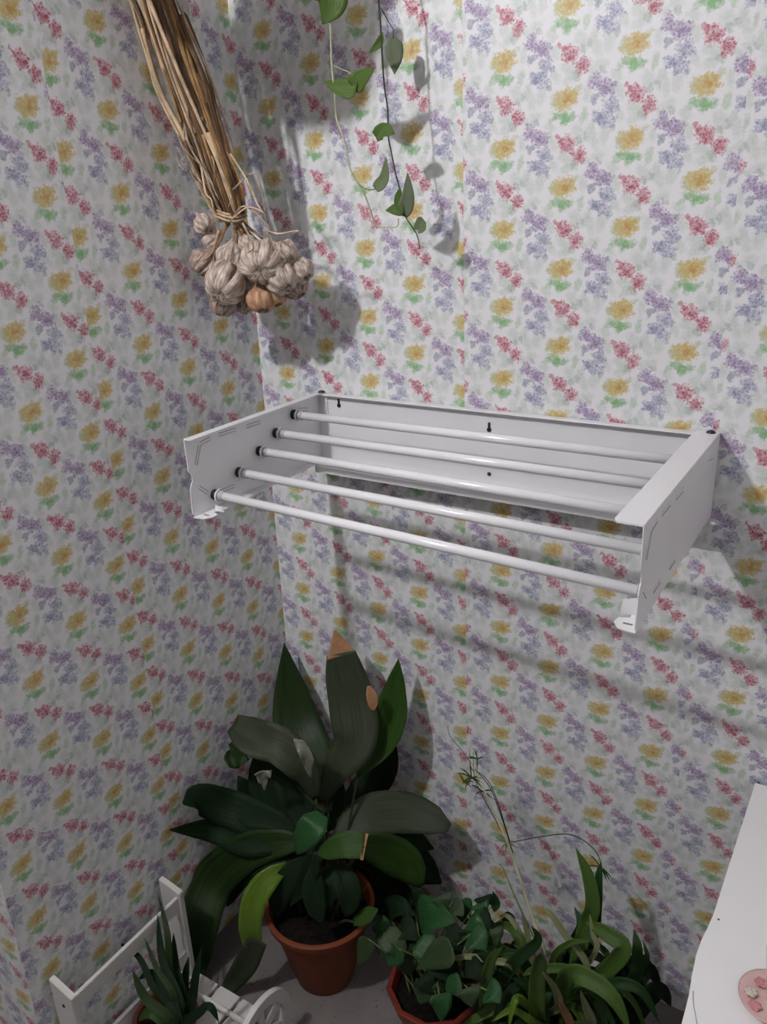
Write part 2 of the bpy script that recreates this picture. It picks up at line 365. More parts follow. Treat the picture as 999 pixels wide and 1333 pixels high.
def make_side(x, D, inner, flange):
    """inner: +1 when the inside is towards +x"""
    th = .0016
    bm = bmesh.new(); prism(bm, side_outline(D), 'x', x-th/2, x+th/2)
    p = obj('side_panel', bm, enamel, rack)
    a, b = sorted((x, x+inner*flange))
    bm = bmesh.new(); prism(bm, [(a, -.004), (b, -.004), (b, -D+(.010 if flange > .02 else .004)), (b-inner*.004 if inner > 0 else b, -D), (a, -D)] if inner > 0 else
                            [(a, -.004), (b, -.004), (b, -D), (a+.004, -D), (a, -D+.008)], 'z', ZT-.0015, ZT+.0008)
    obj('top_lip', bm, enamel, p)
    # bottom lip with curled cut front
    w = .030; bx = sorted((x, x+inner*w))
    bm = bmesh.new()
    pts = [(0, -.02), (w*.55, -.02), (w*.55, -.16), (w*.8, -D+.095), (w*.8, -D+.05), (w*.55, -D+.045), (w*.55, -D+.035), (w, -D+.03), (w*1.05, -D+.016), (w*.75, -D+.002), (0, -D-.001)]
    prism(bm, [(x+inner*u, v) for u, v in pts], 'z', ZB-.0045, ZB-.0028)
    obj('bottom_lip', bm, enamel, p)
    # small upturned tab at the front of the lip
    bm = bmesh.new()
    prism(bm, [(x+inner*.010, ZB-.004), (x+inner*.032, ZB-.004), (x+inner*.029, ZB+(.016 if inner < 0 else .004)), (x+inner*.012, ZB+(.022 if inner < 0 else .007))], 'y', -D+.044, -D+.0455)
    obj('lip_tab', bm, enamel, p)
    bm = bmesh.new(); box(bm, *sorted((x+inner*.008, x+inner*.020)), -D+.016, -D+.019, ZB-.0028, ZB-.0022)
    obj('slot', bm, slotm, p, label='dark slot in the white lip')
    # pressed line marks, in pairs
    lines = [((-D+.02, ZT-.052), (-D+.034, ZT-.020)), ((-D+.036, ZT-.018), (-D+.062, ZT-.014)), ((-D+.085, ZT-.014), (-D+.13, ZT-.015)), ((-D+.16, ZT-.017), (-D+.20, ZT-.018)),
             ((-D+.022, ZB+.046), (-D+.040, ZB+.030)), ((-D+.075, ZB+.022), (-D+.11, ZB+.021)), ((-D+.16, ZB+.020), (-D+.19, ZB+.021)), ((-.08, ZT-.022), (-.05, ZT-.028))]
    off = th/2+.0004; side = inner if inner > 0 else -inner
    for (y0, z0), (y1, z1) in lines:
        d = Vector((0, y1-y0, z1-z0)).normalized(); nrm = Vector((0, -d.z, d.y))
        for k in (-.0028, .0028):
            a = Vector((x+off, y0, z0))+nrm*k; b = Vector((x+off, y1, z1))+nrm*k
            obj('pressed_line', tube(bmesh.new(), [a, b], .0008, 6, 2), greym if (inner > 0 or k < 0) else enamel, p, label='thin line pressed into the white plate')
    return p
DL, DR = .402, .452
pl_ = make_side(XL, DL, 1, .017)
pr_ = make_side(XR, DR, -1, .037)
# wall-side flange strips of the plates
for x0, x1 in ((XL+.001, XL+.022), (XR-.022, XR-.001)):
    bm = bmesh.new(); box(bm, x0, x1, -.0115, -.0085, ZB-.006, ZT-.006); obj('mounting_strip', bm, enamel, rack)
rods = [((-.347, 1.150), (-.385, 1.149)), ((-.278, 1.172), (-.305, 1.173)), ((-.214, 1.196), (-.232, 1.197)), ((-.160, 1.218), (-.165, 1.220)), ((-.100, 1.241), (-.100, 1.243))]
for k, ((ya, za), (yb, zb)) in enumerate(rods):
    a = Vector((XL+.026, ya, za)); b = Vector((XR-.010, yb, zb))
    r_ = obj('rod', tube(bmesh.new(), [a, b], .0080, 16, 2), rodm, rack, True)
    d = (b-a).normalized()
    obj('end_sleeve', tube(bmesh.new(), [a-d*.018, a+d*.001], .0090, 14, 2), greym, r_, True, label='grey plastic sleeve on the white rod')
    obj('end_sleeve', tube(bmesh.new(), [b+d*.0085, b-d*.006], .0090, 14, 2), greym, r_, True, label='grey plastic sleeve on the white rod')
    obj('pivot_hole', tube(bmesh.new(), [a-d*.0245, a-d*.017], .0098, 14, 2), blackm, r_, True, label='dark hole where the rod meets the plate')  # black disc painted for the shaded hole at the rod end
    # bent tab that carries the rod
    bm = bmesh.new()
    out = [(a+Vector((-.012, yy, zz))) for yy, zz in ((.004, .011), (-.004, .010), (-.010, .003), (-.010, -.005), (-.004, -.011), (.010, -.011), (.026, -.0105))]
    tube(bm, out, .0016, 6, 3); obj('rod_bracket', bm, enamel, r_, True)
for x, z, nm in ((XL+.012, ZT+.001, 'u'), (XR-.012, ZT+.001, 'u')):
    obj('pivot_screw', lathe(bmesh.new(), [(0, .004), (.005, .0035), (.0075, .001), (.0075, 0), (0, 0)], (x, -.014, z), 16), steel, rack, True, label='dark pivot screw head')
for px_, py_ in ((441, 521), (637, 552), (892, 580)):
    c = at(px_, py_, y=-.009)
    bm = bmesh.new(); box(bm, c.x-.0022, c.x+.0022, -.0095, -.0078, c.z-.011, c.z+.003); lathe(bm, [(0, .0018), (.0045, .0018), (.0045, 0), (0, 0)], (c.x, -.0078, c.z-.011), 12, (0, -1, 0))
    obj('keyhole', bm, steel, rack, label='dark keyhole slot with a screw in the back panel')
obj('screw_head', lathe(bmesh.new(), [(0, .003), (.003, .002), (.004, 0), (0, 0)], at(637, 617, y=-.009), 12, (0, -1, 0)), steel, rack, True, label='dark screw head low in the back panel')

# ------------------------------------------------------------------ garlic bunch
garlic_skin = mat('garlic_skin', (.24, .15, .11), .5, col2=(.76, .67, .58), vscale=3, stretch=(24, 1.8, 1), bump=.35, bscale=4)
garlic_dirty = mat('dirty_garlic_skin', (.12, .055, .045), .5, col2=(.58, .46, .38), vscale=3, stretch=(18, 2, 1), bump=.4, bscale=4)
garlic_tan = mat('tan_garlic_skin', (.34, .16, .08), .45, col2=(.52, .34, .20), vscale=3, stretch=(10, 1.5, 1), bump=.6, bscale=4)
rootm = mat('garlic_root_fibre', (.10, .065, .04), .8, col2=(.26, .19, .13), vscale=120, bump=.5)
stalkm = [mat('dry_stalk_golden', (.30, .17, .065), .6, var=.35, vscale=40, bump=.3), mat('dry_stalk_pale', (.52, .38, .24), .6, var=.3, vscale=40, bump=.3),
          mat('dry_stalk_brown', (.13, .065, .028), .7, var=.35, vscale=40, bump=.3), mat('dry_stalk_grey', (.34, .27, .21), .7, var=.3, vscale=50, bump=.3)]
bunch = empty('garlic_bunch', at(299, 287, y=-.16), 'bunch of dried garlic bulbs on long straw-coloured stalks hanging head down', 'garlic')
def bulb_mesh(R, lobes, seed, squash=.86):
    """bulb round its axis z, neck at +z, root plate at -z"""
    rnd = random.Random(seed); bm = bmesh.new(); uvl = bm.loops.layers.uv.new('UVMap'); seg, rows_ = 48, 22; rings = []; ph = rnd.random()*6
    amp = [rnd.uniform(.7, 1.25) for _ in range(lobes)]
    for i in range(rows_+1):
        t = i/rows_; th = PI*(1-t); ring = []
        for j in range(seg):
            a = 2*PI*j/seg; la = ((a*lobes/(2*PI)+ph) % lobes); li = int(la) % lobes; lf = la-int(la)
            g = abs(math.sin(PI*lf))**.42*amp[li]
            r = math.sin(th)**.9
            z = -math.cos(PI-th)  # -1 at bottom
            z = math.cos(th)
            rr = R*r*(.66+.36*g)*(1+.05*noise.noise(Vector((a*2, t*6, seed))))
            zz = R*squash*z
            if t > .70: # neck
                k = (t-.70)/.30
                rr = max(rr*(1-k*.55), R*.10); zz += R*.75*k*k
            if t < .14: zz += R*.16*(1-t/.14)
            q_ = Vector((rr*math.cos(a), rr*math.sin(a), zz))
            ring.append(bm.verts.new(q_))
        rings.append(ring)
    for i, (a, b) in enumerate(zip(rings, rings[1:])):
        for j in range(seg):
            f = bm.faces.new((a[j], a[(j+1) % seg], b[(j+1) % seg], b[j]))
            for l, (u_, v_) in zip(f.loops, ((j, i), (j+1, i), (j+1, i+1), (j, i+1))): l[uvl].uv = (u_/seg, v_/rows_)
    bmesh.ops.remove_doubles(bm, verts=rings[0]+rings[-1], dist=R*.02)
    return bm
tie = at(303, 285, y=-.165)
bulbs = [ # px, py, radius px, y, material, axis offset target (where the neck points), lobes
 (266, 292, 15, -.175, garlic_skin, (-.6, .2, .5), 9), (265, 342, 19, -.190, garlic_dirty, None, 10), (293, 369, 29, -.200, garlic_skin, None, 9),
 (341, 341, 31, -.185, garlic_skin, None, 9), (371, 330, 19, -.155, garlic_skin, None, 8), (367, 363, 22, -.165, garlic_skin, None, 8), (392, 352, 18, -.135, garlic_skin, None, 8),
 (341, 389, 21, -.165, garlic_tan, None, 7), (359, 386, 15, -.150, garlic_tan, None, 6), (300, 335, 19, -.165, garlic_skin, None, 9), (290, 396, 18, -.165, garlic_dirty, None, 9),
 (385, 374, 17, -.125, garlic_dirty, None, 8), (274, 315, 11, -.170, garlic_skin, None, 7), (322, 318, 13, -.175, garlic_skin, None, 8), (325, 360, 20, -.130, garlic_dirty, None, 8), (318, 395, 15, -.125, garlic_dirty, None, 7)]
necks = []
for k, (px_, py_, r, y, m_, ax, lb) in enumerate(bulbs):
    c = at(px_, py_, y=y); R = r*depth(c)/FPX
    A = (tie-c); A = Vector((A.x, A.y, A.z)).normalized() + Vector((-.15, .75, .1))*(1.9 if k in (2, 3) else .5)
    if ax: A = Vector(ax)
    A.normalize()
    bm = bulb_mesh(R, lb, k); Rm = Vector((0, 0, 1)).rotation_difference(A).to_matrix().to_4x4()
    bmesh.ops.transform(bm, matrix=Matrix.Translation(c) @ Rm, verts=bm.verts)
    o = obj('garlic_bulb', bm, m_, bunch, True, {garlic_dirty: 'bulb with brownish dirty skin', garlic_tan: 'bulb with tan papery cloves'}.get(m_))
    rb = bmesh.new(); rnd = random.Random(k)
    for _ in range(26):
        a = rnd.random()*6.28; rr = R*.26*rnd.random()**.5; b0 = Vector((rr*math.cos(a), rr*math.sin(a), -R*.66))
        tube(rb, [b0, b0+Vector((math.cos(a)*R*.10, math.sin(a)*R*.10, -R*rnd.uniform(.10, .24)))], [.0011, .0006], 4, 2)
    lathe(rb, [(0, -R*.72), (R*.24, -R*.70), (R*.28, -R*.62), (0, -R*.6)], (0, 0, 0), 12)
    bmesh.ops.transform(rb, matrix=Matrix.Translation(c) @ Rm, verts=rb.verts)
    obj('root_tuft', rb, rootm, o, False, 'dark tuft of dry roots')
    necks.append((c+A*R*1.35, R))
rnd = random.Random(5)
top = [at(206, -6, y=-.25), at(150, -150, y=-.30)]
# one stalk from every bulb up through the tie and on to the top
def bundle(t, a, rr):
    """centre line of the bunch above the tie: t 0..1 from tie to top; a, rr = place in the cross-section"""
    cs = [(304, 283, 20), (286, 235, 29), (258, 160, 33), (233, 95, 34), (209, 25, 32), (193, -25, 31), (176, -80, 29)]
    x = t*(len(cs)-1); i = min(int(x), len(cs)-2); f = x-i
    px_, py_, w = (cs[i][j]+(cs[i+1][j]-cs[i][j])*f for j in range(3))
    y = -.165-.10*t+math.sin(a)*rr*w*.0012
    return inside(at(px_+math.cos(a)*rr*w, py_+math.cos(a)*rr*w*.35*-1, y=y), .008)
for k in range(74):
    a = rnd.random()*6.28; rr = rnd.random()**.6; swap = rnd.uniform(-1.1, 1.1)
    t1 = rnd.choice([1, 1, 1, .95, .8, .62, .45]) if k > 16 else 1
    P = []
    if k < len(necks):
        n0 = necks[k][0]; P = [n0, n0.lerp(tie, .5)+Vector((rnd.uniform(-.004, .004), 0, 0))]
        rr *= .8
    for s in (0, .14, .3, .48, .66, .84, 1):
        if s*1.0 > t1: break
        P.append(bundle(s, a+swap*s, min(1, rr*(1+rnd.uniform(-.18, .18)))))
    if len(P) < 3: continue
    r0 = rnd.uniform(.0020, .0042) if rr < .8 else rnd.uniform(.0013, .0028)
    mk = rnd.choices([0, 1, 2, 3], [5, 3 if t1 > .5 else 4, 3, 2])[0]
    bm = bmesh.new(); tube(bm, P, [r0*.9, r0, r0*1.15, r0*1.5], 6, 5, True, rnd.uniform(.35, .8))
    obj('stalk', bm, stalkm[mk], bunch, True, {0: 'golden dry stalk', 1: 'pale straw stalk', 2: 'dark brown stalk', 3: 'greyish stalk'}[mk])
for k in range(16):
    x0 = rnd.uniform(228, 275); y0 = rnd.uniform(130, 215); P = []
    for j in range(4): P.append(inside(at(x0+j*rnd.uniform(6, 15), y0+j*rnd.uniform(12, 26), y=-.185-rnd.uniform(0, .03)), .008))
    obj('straw', tube(bmesh.new(), P, [.0016, .0013, .0007], 5, 4, True, .5), stalkm[rnd.choice([1, 2, 3, 3])], bunch, True, 'thin broken straw at the side of the bunch')
# loose bent ends near the tie
for k, L_ in enumerate([[(300, 288), (318, 268), (345, 290), (356, 318), (362, 326)], [(302, 285), (322, 270), (340, 275), (337, 278)], [(345, 298), (362, 304), (388, 300), (380, 305)], [(300, 250), (330, 225), (342, 255), (346, 285), (352, 300)],
                        [(268, 150), (250, 178), (240, 165), (243, 195), (262, 215)], [(262, 215), (268, 250), (276, 262), (280, 292)], [(240, 160), (247, 190), (268, 225), (285, 260)], [(300, 200), (322, 235), (335, 265), (345, 280)],
                        [(285, 300), (278, 325), (274, 332)], [(316, 290), (330, 320), (322, 330)]]):
    bm = bmesh.new(); tube(bm, [at(a, b, y=-.195-.003*k) for a, b in L_], [.0022, .0018, .0009], 6, 5, True, .5)
    obj('straw', bm, stalkm[1 if k % 3 else 3], bunch, True, 'loose bent straw near the tie')
bm = bmesh.new()
for dz in (0, .006, .011):
    c = at(303, 285, y=-.165)+Vector((0, 0, dz))
    tube(bm, [c+Vector((.027*math.cos(a), .024*math.sin(a), .004*math.sin(2*a))) for a in [2*PI*j/16 for j in range(17)]], .0028, 6, 2, flat=.6)
obj('tie_strap', bm, stalkm[1], bunch, True, 'pale straw strap wound round the necks')
bm = leaf_mesh([at(232, -20, y=-.27), at(240, 0, y=-.275), at(247, 20, y=-.27)], [.009, .010, .003], (0, -1, .2), .3, .4, seed=3)
o = obj('ribbon_end', bm, mat('white_plastic_ribbon', (.7, .68, .66), .3, var=.1), bunch, True, 'end of a white plastic ribbon'); finish_leaf(o)

# ------------------------------------------------------------------ plants: materials
def leafmat(name, c1, c2, rough=.45, scale=14, stripe=1.0, trans=.0):
    m = mat(name, c1, rough, .45, col2=c2, vscale=scale*.6, stretch=(4*stripe, .35, 1), bump=.35, bscale=9); m.node_tree.nodes['Principled BSDF'].inputs['Specular IOR Level'].default_value = .22
    b = m.node_tree.nodes['Principled BSDF']
    return m
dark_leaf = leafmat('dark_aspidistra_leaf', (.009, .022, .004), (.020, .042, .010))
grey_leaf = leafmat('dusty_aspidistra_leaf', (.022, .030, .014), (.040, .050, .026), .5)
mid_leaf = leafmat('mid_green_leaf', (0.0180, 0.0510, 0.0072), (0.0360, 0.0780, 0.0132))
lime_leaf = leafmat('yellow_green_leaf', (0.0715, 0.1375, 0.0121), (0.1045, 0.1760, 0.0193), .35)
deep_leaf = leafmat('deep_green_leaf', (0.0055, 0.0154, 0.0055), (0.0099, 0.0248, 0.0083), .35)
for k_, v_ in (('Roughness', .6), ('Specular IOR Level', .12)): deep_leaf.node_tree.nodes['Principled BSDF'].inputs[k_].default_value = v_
heart_leaf = leafmat('heart_leaf_green', (0.0154, 0.0605, 0.0176), (0.0248, 0.0825, 0.0248), .3, 8)
heart_dull = leafmat('dull_heart_leaf', (0.0270, 0.0510, 0.0180), (0.0390, 0.0660, 0.0270), .4, 8)
spider_leaf = leafmat('spider_plant_leaf', (0.0420, 0.0900, 0.0150), (0.0660, 0.1200, 0.0240), .4, 8)
spider_dark = leafmat('dark_spider_leaf', (0.0099, 0.0358, 0.0099), (0.0193, 0.0550, 0.0138), .4, 8)
spider_pale = leafmat('pale_striped_leaf', (0.1540, 0.1820, 0.0700), (0.2380, 0.2660, 0.1400), .45, 8)
vine_leaf = leafmat('vine_leaf_green', (.062, .115, .020), (.10, .165, .036), .4, 6)
vine_pale = leafmat('vine_leaf_pale', (.13, .18, .09), (.19, .24, .12), .5, 6)
vine_grey = leafmat('vine_leaf_underside', (.12, .15, .085), (.15, .18, .11), .55, 6)
brown_tip = mat('dry_brown_leaf_tip', (.34, .17, .08), .7, var=.15, vscale=60, bump=.2)
pale_tear = mat('pale_torn_leaf', (.15, .16, .12), .4, var=.2, vscale=40, bump=.2)
stemm = mat('pale_vine_stem', (.42, .42, .26), .6, var=.2); stemg = mat('green_vine_stem', (.13, .18, .05), .55, var=.2); stemd = mat('dark_stalk', (.022, .028, .009), .6, var=.3)
soil = mat('dark_potting_soil', (.004, .003, .0025), .95, .1, col2=(.012, .009, .007), vscale=70, bump=1, bscale=120)
terra = mat('terracotta_pot_clay', (.15, .037, .013), .6, .2, var=.12, vscale=8, bump=.08)
redpl = mat('red_brown_plastic_pot', (.15, .022, .011), .45, .3, var=.08, vscale=8); redd = mat('dark_red_plastic_pot', (.07, .014, .010), .4, var=.1)
def pot(parent, c, r0, r1, h, m, rim=.018, seg=40, lab=None):
    prof = [(0, 0), (r0*.96, 0), (r0, .004), (r0+(r1-r0)*(h-rim)/h, h-rim), (r1+.004, h-rim), (r1+.007, h-.003), (r1+.004, h), (r1-.003, h), (r1-.006, h-.006), (r1-.012, h-.035), (0, h-.036)]
    p = obj('pot', lathe(bmesh.new(), prof, c, seg), m, parent, True, lab)
    md = p.modifiers.new('edge', 'EDGE_SPLIT'); md.split_angle = .8
    bm = bmesh.new(); rs = r1-.010; z = h-.026; seg2 = 28; rn = random.Random(int(c[0]*999))
    rings = [[bm.verts.new((c[0], c[1], c[2]+z+.006))]]
    for k in range(1, 8):
        rings.append([bm.verts.new((c[0]+rs*k/7*math.cos(2*PI*j/seg2), c[1]+rs*k/7*math.sin(2*PI*j/seg2), c[2]+z+(rn.uniform(-.003, .004) if k < 7 else -.002))) for j in range(seg2)])
    for j in range(seg2): bm.faces.new((rings[0][0], rings[1][j], rings[1][(j+1) % seg2]))
    for a, b in zip(rings[1:], rings[2:]):
        for j in range(seg2): bm.faces.new((a[j], b[j], b[(j+1) % seg2], a[(j+1) % seg2]))
    obj('soil', bm, soil, parent, True)
    return p

# ------------------------------------------------------------------ big potted aspidistra
PC = Vector((.285, -.300, 0)); PH = .205
asp = empty('potted_aspidistra', PC, 'big broad-leaved aspidistra in a terracotta pot on the floor in the corner', 'potted plant')
pot(asp, PC, .066, .114, PH, terra)
ST = PC+Vector((0, 0, PH-.02))
def W(x, y, z): return Vector((x, y, z))
def stalk(parent, a, b, r=.003, m=None, bend=(0, 0, 0)):
    mid = a.lerp(b, .5)+Vector(bend)
    return obj('leaf_stalk', tube(bmesh.new(), [a, mid, b], [r*1.2, r, r*.9], 7, 5), m or stemd, parent, True)
def aleaf(base_px, pts, w, m, base_off=(0, 0), **k):
    """leaf with a stalk rising out of the soil"""
    L_ = leaf(asp, pts, w, m, **k)
    p0 = at(pts[0][0], pts[0][1], y=pts[0][2]); s0 = ST+Vector((base_off[0], base_off[1], 0))
    obj('leaf_stalk', tube(bmesh.new(), [s0, s0.lerp(p0, .6)+Vector((0, 0, .01)), p0], [.0038, .003, .0024], 7, 5), stemd, L_, True)
    return L_
aleaf(0, [(428, 1058, -.22), (405, 1000, -.15), (388, 950, -.10), (378, 895, -.07), (370, 837, -.05)], 68, dark_leaf, (-.02, .03), fold=.18, seed=1, wpx_list=[10, 42, 62, 70, 66, 56, 42, 22, 1])
b_ = aleaf(0, [(420, 1045, -.23), (437, 1005, -.20), (462, 965, -.16), (459, 920, -.13), (450, 880, -.115), (444, 850, -.106)], 60, grey_leaf, (.01, .02), fold=.14, seed=2, wave=0, wpx_list=[10, 26, 42, 54, 62, 61, 56, 48, 38], label='grey-green upright leaf with a brown tip')
leaf(b_, [(445, 854, -.107), (441, 838, -.102), (436, 820, -.099)], 36, brown_tip, fold=.14, wave=0, name='leaf_tip', label='dry orange-brown tip', wpx_list=[40, 29, 16, 2])
c_ = aleaf(0, [(466, 1010, -.17), (492, 972, -.11), (508, 935, -.085), (515, 900, -.07), (519, 858, -.06)], 48, mid_leaf, (.03, .02), fold=.35, seed=3, wpx_list=[6, 30, 44, 50, 46, 36, 22, 1], roll=.15)
leaf(c_, [(486, 925, -.137), (485, 910, -.134), (480, 893, -.131)], 14, brown_tip, fold=.1, wave=.1, name='leaf_patch', label='dry brown patch on the leaf edge', wpx_list=[4, 12, 15, 13, 4])
aleaf(0, [(436, 1100, -.25), (470, 1066, -.19), (510, 1057, -.14), (548, 1062, -.11), (586, 1078, -.10)], 50, grey_leaf, (.03, 0), fold=.10, seed=4, wpx_list=[8, 36, 48, 54, 54, 52, 46, 36, 10], facing=(.2, -.6, .7), label='grey-green leaf arching to the right')
e_ = aleaf(0, [(474, 1102, -.31), (450, 1100, -.325), (430, 1106, -.335), (411, 1112, -.34)], 30, mid_leaf, (.01, -.01), fold=.22, seed=5, wpx_list=[30, 34, 30, 22, 1], facing=(.1, -.6, .7))
leaf(e_, [(476, 1103, -.308), (472, 1102, -.311)], 34, brown_tip, fold=.22, wave=0, name='cut_edge', label='pale dry cut edge', wpx_list=[33, 33])
aleaf(0, [(468, 1094, -.25), (498, 1105, -.19), (528, 1124, -.15), (549, 1154, -.14)], 46, mid_leaf, (.04, -.01), fold=.12, seed=6, wpx_list=[14, 36, 46, 50, 48, 36, 8], facing=(.2, -.7, .6))
aleaf(0, [(398, 1096, -.31), (360, 1098, -.33), (318, 1110, -.35), (278, 1145, -.37), (256, 1200, -.38), (246, 1262, -.38), (243, 1318, -.37)], 56, dark_leaf, (-.04, -.01), fold=.22, seed=7, wpx_list=[10, 30, 40, 48, 54, 58, 60, 54, 38, 10], facing=(.5, -.6, .55))
h_ = aleaf(0, [(374, 1126, -.35), (352, 1142, -.38), (334, 1165, -.41), (326, 1200, -.43), (330, 1232, -.43)], 32, lime_leaf, (-.03, -.03), fold=.2, seed=8, wpx_list=[10, 24, 32, 33, 32, 29, 24], facing=(.5, -.7, .4), label='bright yellow-green drooping leaf')
leaf(asp, [(336, 1222, -.428), (318, 1258, -.44), (296, 1288, -.45), (268, 1330, -.46)], 30, grey_leaf, fold=.25, seed=9, wpx_list=[26, 32, 26, 16, 2], facing=(.5, -.6, .5))
i_ = aleaf(0, [(412, 1040, -.26), (396, 1000, -.27), (366, 972, -.28), (336, 962, -.285), (304, 942, -.28)], 52, grey_leaf, (-.02, .01), fold=.3, wave=.2, seed=10, wpx_list=[10, 30, 42, 48, 48, 50, 46, 26], facing=(.2, -.6, .7), label='grey-green leaf with a torn ragged end')
leaf(i_, [(383, 962, -.300), (396, 978, -.300), (405, 1012, -.295)], 20, pale_tear, fold=.3, wave=.5, name='torn_strip', wpx_list=[3, 15, 17, 2], label='pale shiny torn strip')
leaf(i_, [(318, 975, -.29), (303, 985, -.30), (293, 982, -.31)], 40, dark_leaf, fold=.2, wave=.3, name='torn_strip', wpx_list=[30, 36, 26, 8])
leaf(i_, [(343, 1003, -.31), (343, 1015, -.31), (345, 1028, -.31)], 22, pale_tear, fold=.3, wave=.4, name='torn_strip', wpx_list=[22, 18, 8, 2], label='pale dry torn end')
aleaf(0, [(386, 1082, -.29), (345, 1070, -.31), (300, 1052, -.32), (262, 1040, -.33), (238, 1046, -.335)], 50, deep_leaf, (-.04, 0), fold=.15, seed=11, wpx_list=[10, 34, 44, 46, 46, 42, 32, 3], facing=(.3, -.7, .6))
aleaf(0, [(380, 1094, -.31), (330, 1092, -.34), (280, 1080, -.355), (221, 1080, -.36)], 38, deep_leaf, (-.05, -.01), fold=.18, seed=12, wpx_list=[10, 34, 42, 42, 34, 20, 2], facing=(.3, -.7, .6))
aleaf(0, [(330, 1080, -.28), (312, 1060, -.28), (298, 1044, -.28), (289, 1024, -.28)], 38, deep_leaf, (-.04, 0), fold=.15, seed=13, wpx_list=[20, 38, 34, 24, 2])
aleaf(0, [(420, 1060, -.29), (408, 1075, -.32), (396, 1092, -.335), (386, 1112, -.34)], 36, heart_leaf, (-.01, -.02), fold=.15, seed=14, wpx_list=[18, 36, 38, 30, 3], facing=(.3, -.5, .8))
aleaf(0, [(410, 1110, -.36), (402, 1135, -.37), (393, 1158, -.375), (378, 1179, -.375)], 26, deep_leaf, (-.01, -.03), fold=.3, seed=15, wpx_list=[16, 28, 24, 14, 2])
aleaf(0, [(460, 1200, -.34), (478, 1192, -.33), (492, 1184, -.32)], 24, mid_leaf, (.05, -.03), fold=.15, seed=16, wpx_list=[10, 24, 20, 3], facing=(.1, -.4, .9))
# dark inner leaves; ones near wall and soil are added in place of shadow
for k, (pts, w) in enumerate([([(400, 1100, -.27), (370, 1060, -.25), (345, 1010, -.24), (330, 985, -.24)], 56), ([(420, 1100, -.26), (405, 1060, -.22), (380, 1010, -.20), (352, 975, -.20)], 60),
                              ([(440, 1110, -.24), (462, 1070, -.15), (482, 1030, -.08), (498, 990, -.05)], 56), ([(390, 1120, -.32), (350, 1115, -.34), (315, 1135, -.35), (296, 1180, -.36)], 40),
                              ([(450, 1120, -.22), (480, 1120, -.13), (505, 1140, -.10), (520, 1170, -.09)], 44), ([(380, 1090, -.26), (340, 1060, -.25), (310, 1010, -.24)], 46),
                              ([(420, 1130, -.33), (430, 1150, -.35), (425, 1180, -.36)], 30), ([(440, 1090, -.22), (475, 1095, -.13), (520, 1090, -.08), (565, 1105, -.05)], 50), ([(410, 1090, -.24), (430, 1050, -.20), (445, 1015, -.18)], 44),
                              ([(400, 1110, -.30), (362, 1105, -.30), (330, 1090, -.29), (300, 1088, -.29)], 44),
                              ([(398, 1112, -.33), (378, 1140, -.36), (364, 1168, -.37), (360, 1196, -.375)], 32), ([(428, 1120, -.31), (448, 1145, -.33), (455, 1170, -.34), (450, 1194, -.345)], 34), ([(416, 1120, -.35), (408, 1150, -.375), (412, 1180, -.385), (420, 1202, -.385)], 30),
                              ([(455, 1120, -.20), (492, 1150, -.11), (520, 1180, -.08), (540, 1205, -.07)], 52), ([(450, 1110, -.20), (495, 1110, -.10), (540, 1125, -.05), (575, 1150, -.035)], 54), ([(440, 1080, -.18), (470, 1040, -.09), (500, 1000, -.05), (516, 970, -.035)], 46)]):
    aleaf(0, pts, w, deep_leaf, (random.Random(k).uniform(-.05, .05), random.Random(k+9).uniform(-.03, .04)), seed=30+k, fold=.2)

# ------------------------------------------------------------------ heart-leaf plant in a red pot
HC = at(566, 1282, z=.13); HC = Vector((HC.x, HC.y, 0))
hp = empty('potted_heart_leaf_plant', HC, 'low plant with heart-shaped leaves in a red-brown pot, right of the terracotta pot', 'potted plant')
pot(hp, HC, .065, .092, .135, redpl, .02, 10)
hl = [([(545, 1195), (562, 1192), (594, 1200)], 52, heart_leaf, -.26), ([(598, 1172), (603, 1185), (606, 1204)], 30, heart_leaf, -.22), ([(500, 1215), (516, 1232), (524, 1255)], 34, heart_dull, -.33),
      ([(545, 1225), (560, 1240), (568, 1258)], 36, heart_leaf, -.33), ([(590, 1236), (570, 1244), (542, 1262)], 38, heart_dull, -.36), ([(520, 1235), (512, 1246), (505, 1257)], 30, heart_leaf, -.34),
      ([(620, 1232), (632, 1240), (642, 1258)], 38, heart_leaf, -.30), ([(480, 1222), (474, 1238), (466, 1256)], 26, heart_dull, -.33), ([(572, 1294), (575, 1308), (574, 1330)], 30, heart_leaf, -.41),
      ([(500, 1185), (520, 1180), (540, 1192)], 30, deep_leaf, -.24), ([(615, 1210), (632, 1205), (650, 1212)], 28, heart_dull, -.22), ([(640, 1180), (645, 1175), (642, 1160)], 16, heart_leaf, -.16),
      ([(520, 1205), (530, 1210), (545, 1225)], 34, deep_leaf, -.30), ([(580, 1215), (592, 1225), (600, 1244)], 36, deep_leaf, -.30), ([(560, 1250), (575, 1262), (585, 1280)], 30, deep_leaf, -.36),
      ([(604, 1255), (618, 1262), (632, 1278)], 30, deep_leaf, -.34), ([(490, 1200), (500, 1208), (506, 1222)], 24, heart_leaf, -.28), ([(655, 1195), (664, 1200), (668, 1212)], 20, deep_leaf, -.18), ([(536, 1172), (545, 1170), (556, 1180)], 26, deep_leaf, -.2)]
rh = random.Random(77)
for k in range(26):
    cx_, cy_ = rh.uniform(492, 650), rh.uniform(1172, 1296); a = rh.uniform(.3, 2.6); l_ = rh.uniform(10, 17)
    if cx_ < 545 and cy_ > 1255: continue
    hl.append(([(cx_-l_*math.cos(a), cy_-l_*math.sin(a)*.7), (cx_, cy_-2), (cx_+l_*math.cos(a), cy_+l_*math.sin(a))], l_*2.4, rh.choice([heart_leaf, deep_leaf, deep_leaf, heart_dull]), -.22-.14*(cy_-1172)/124-rh.uniform(0, .03)))
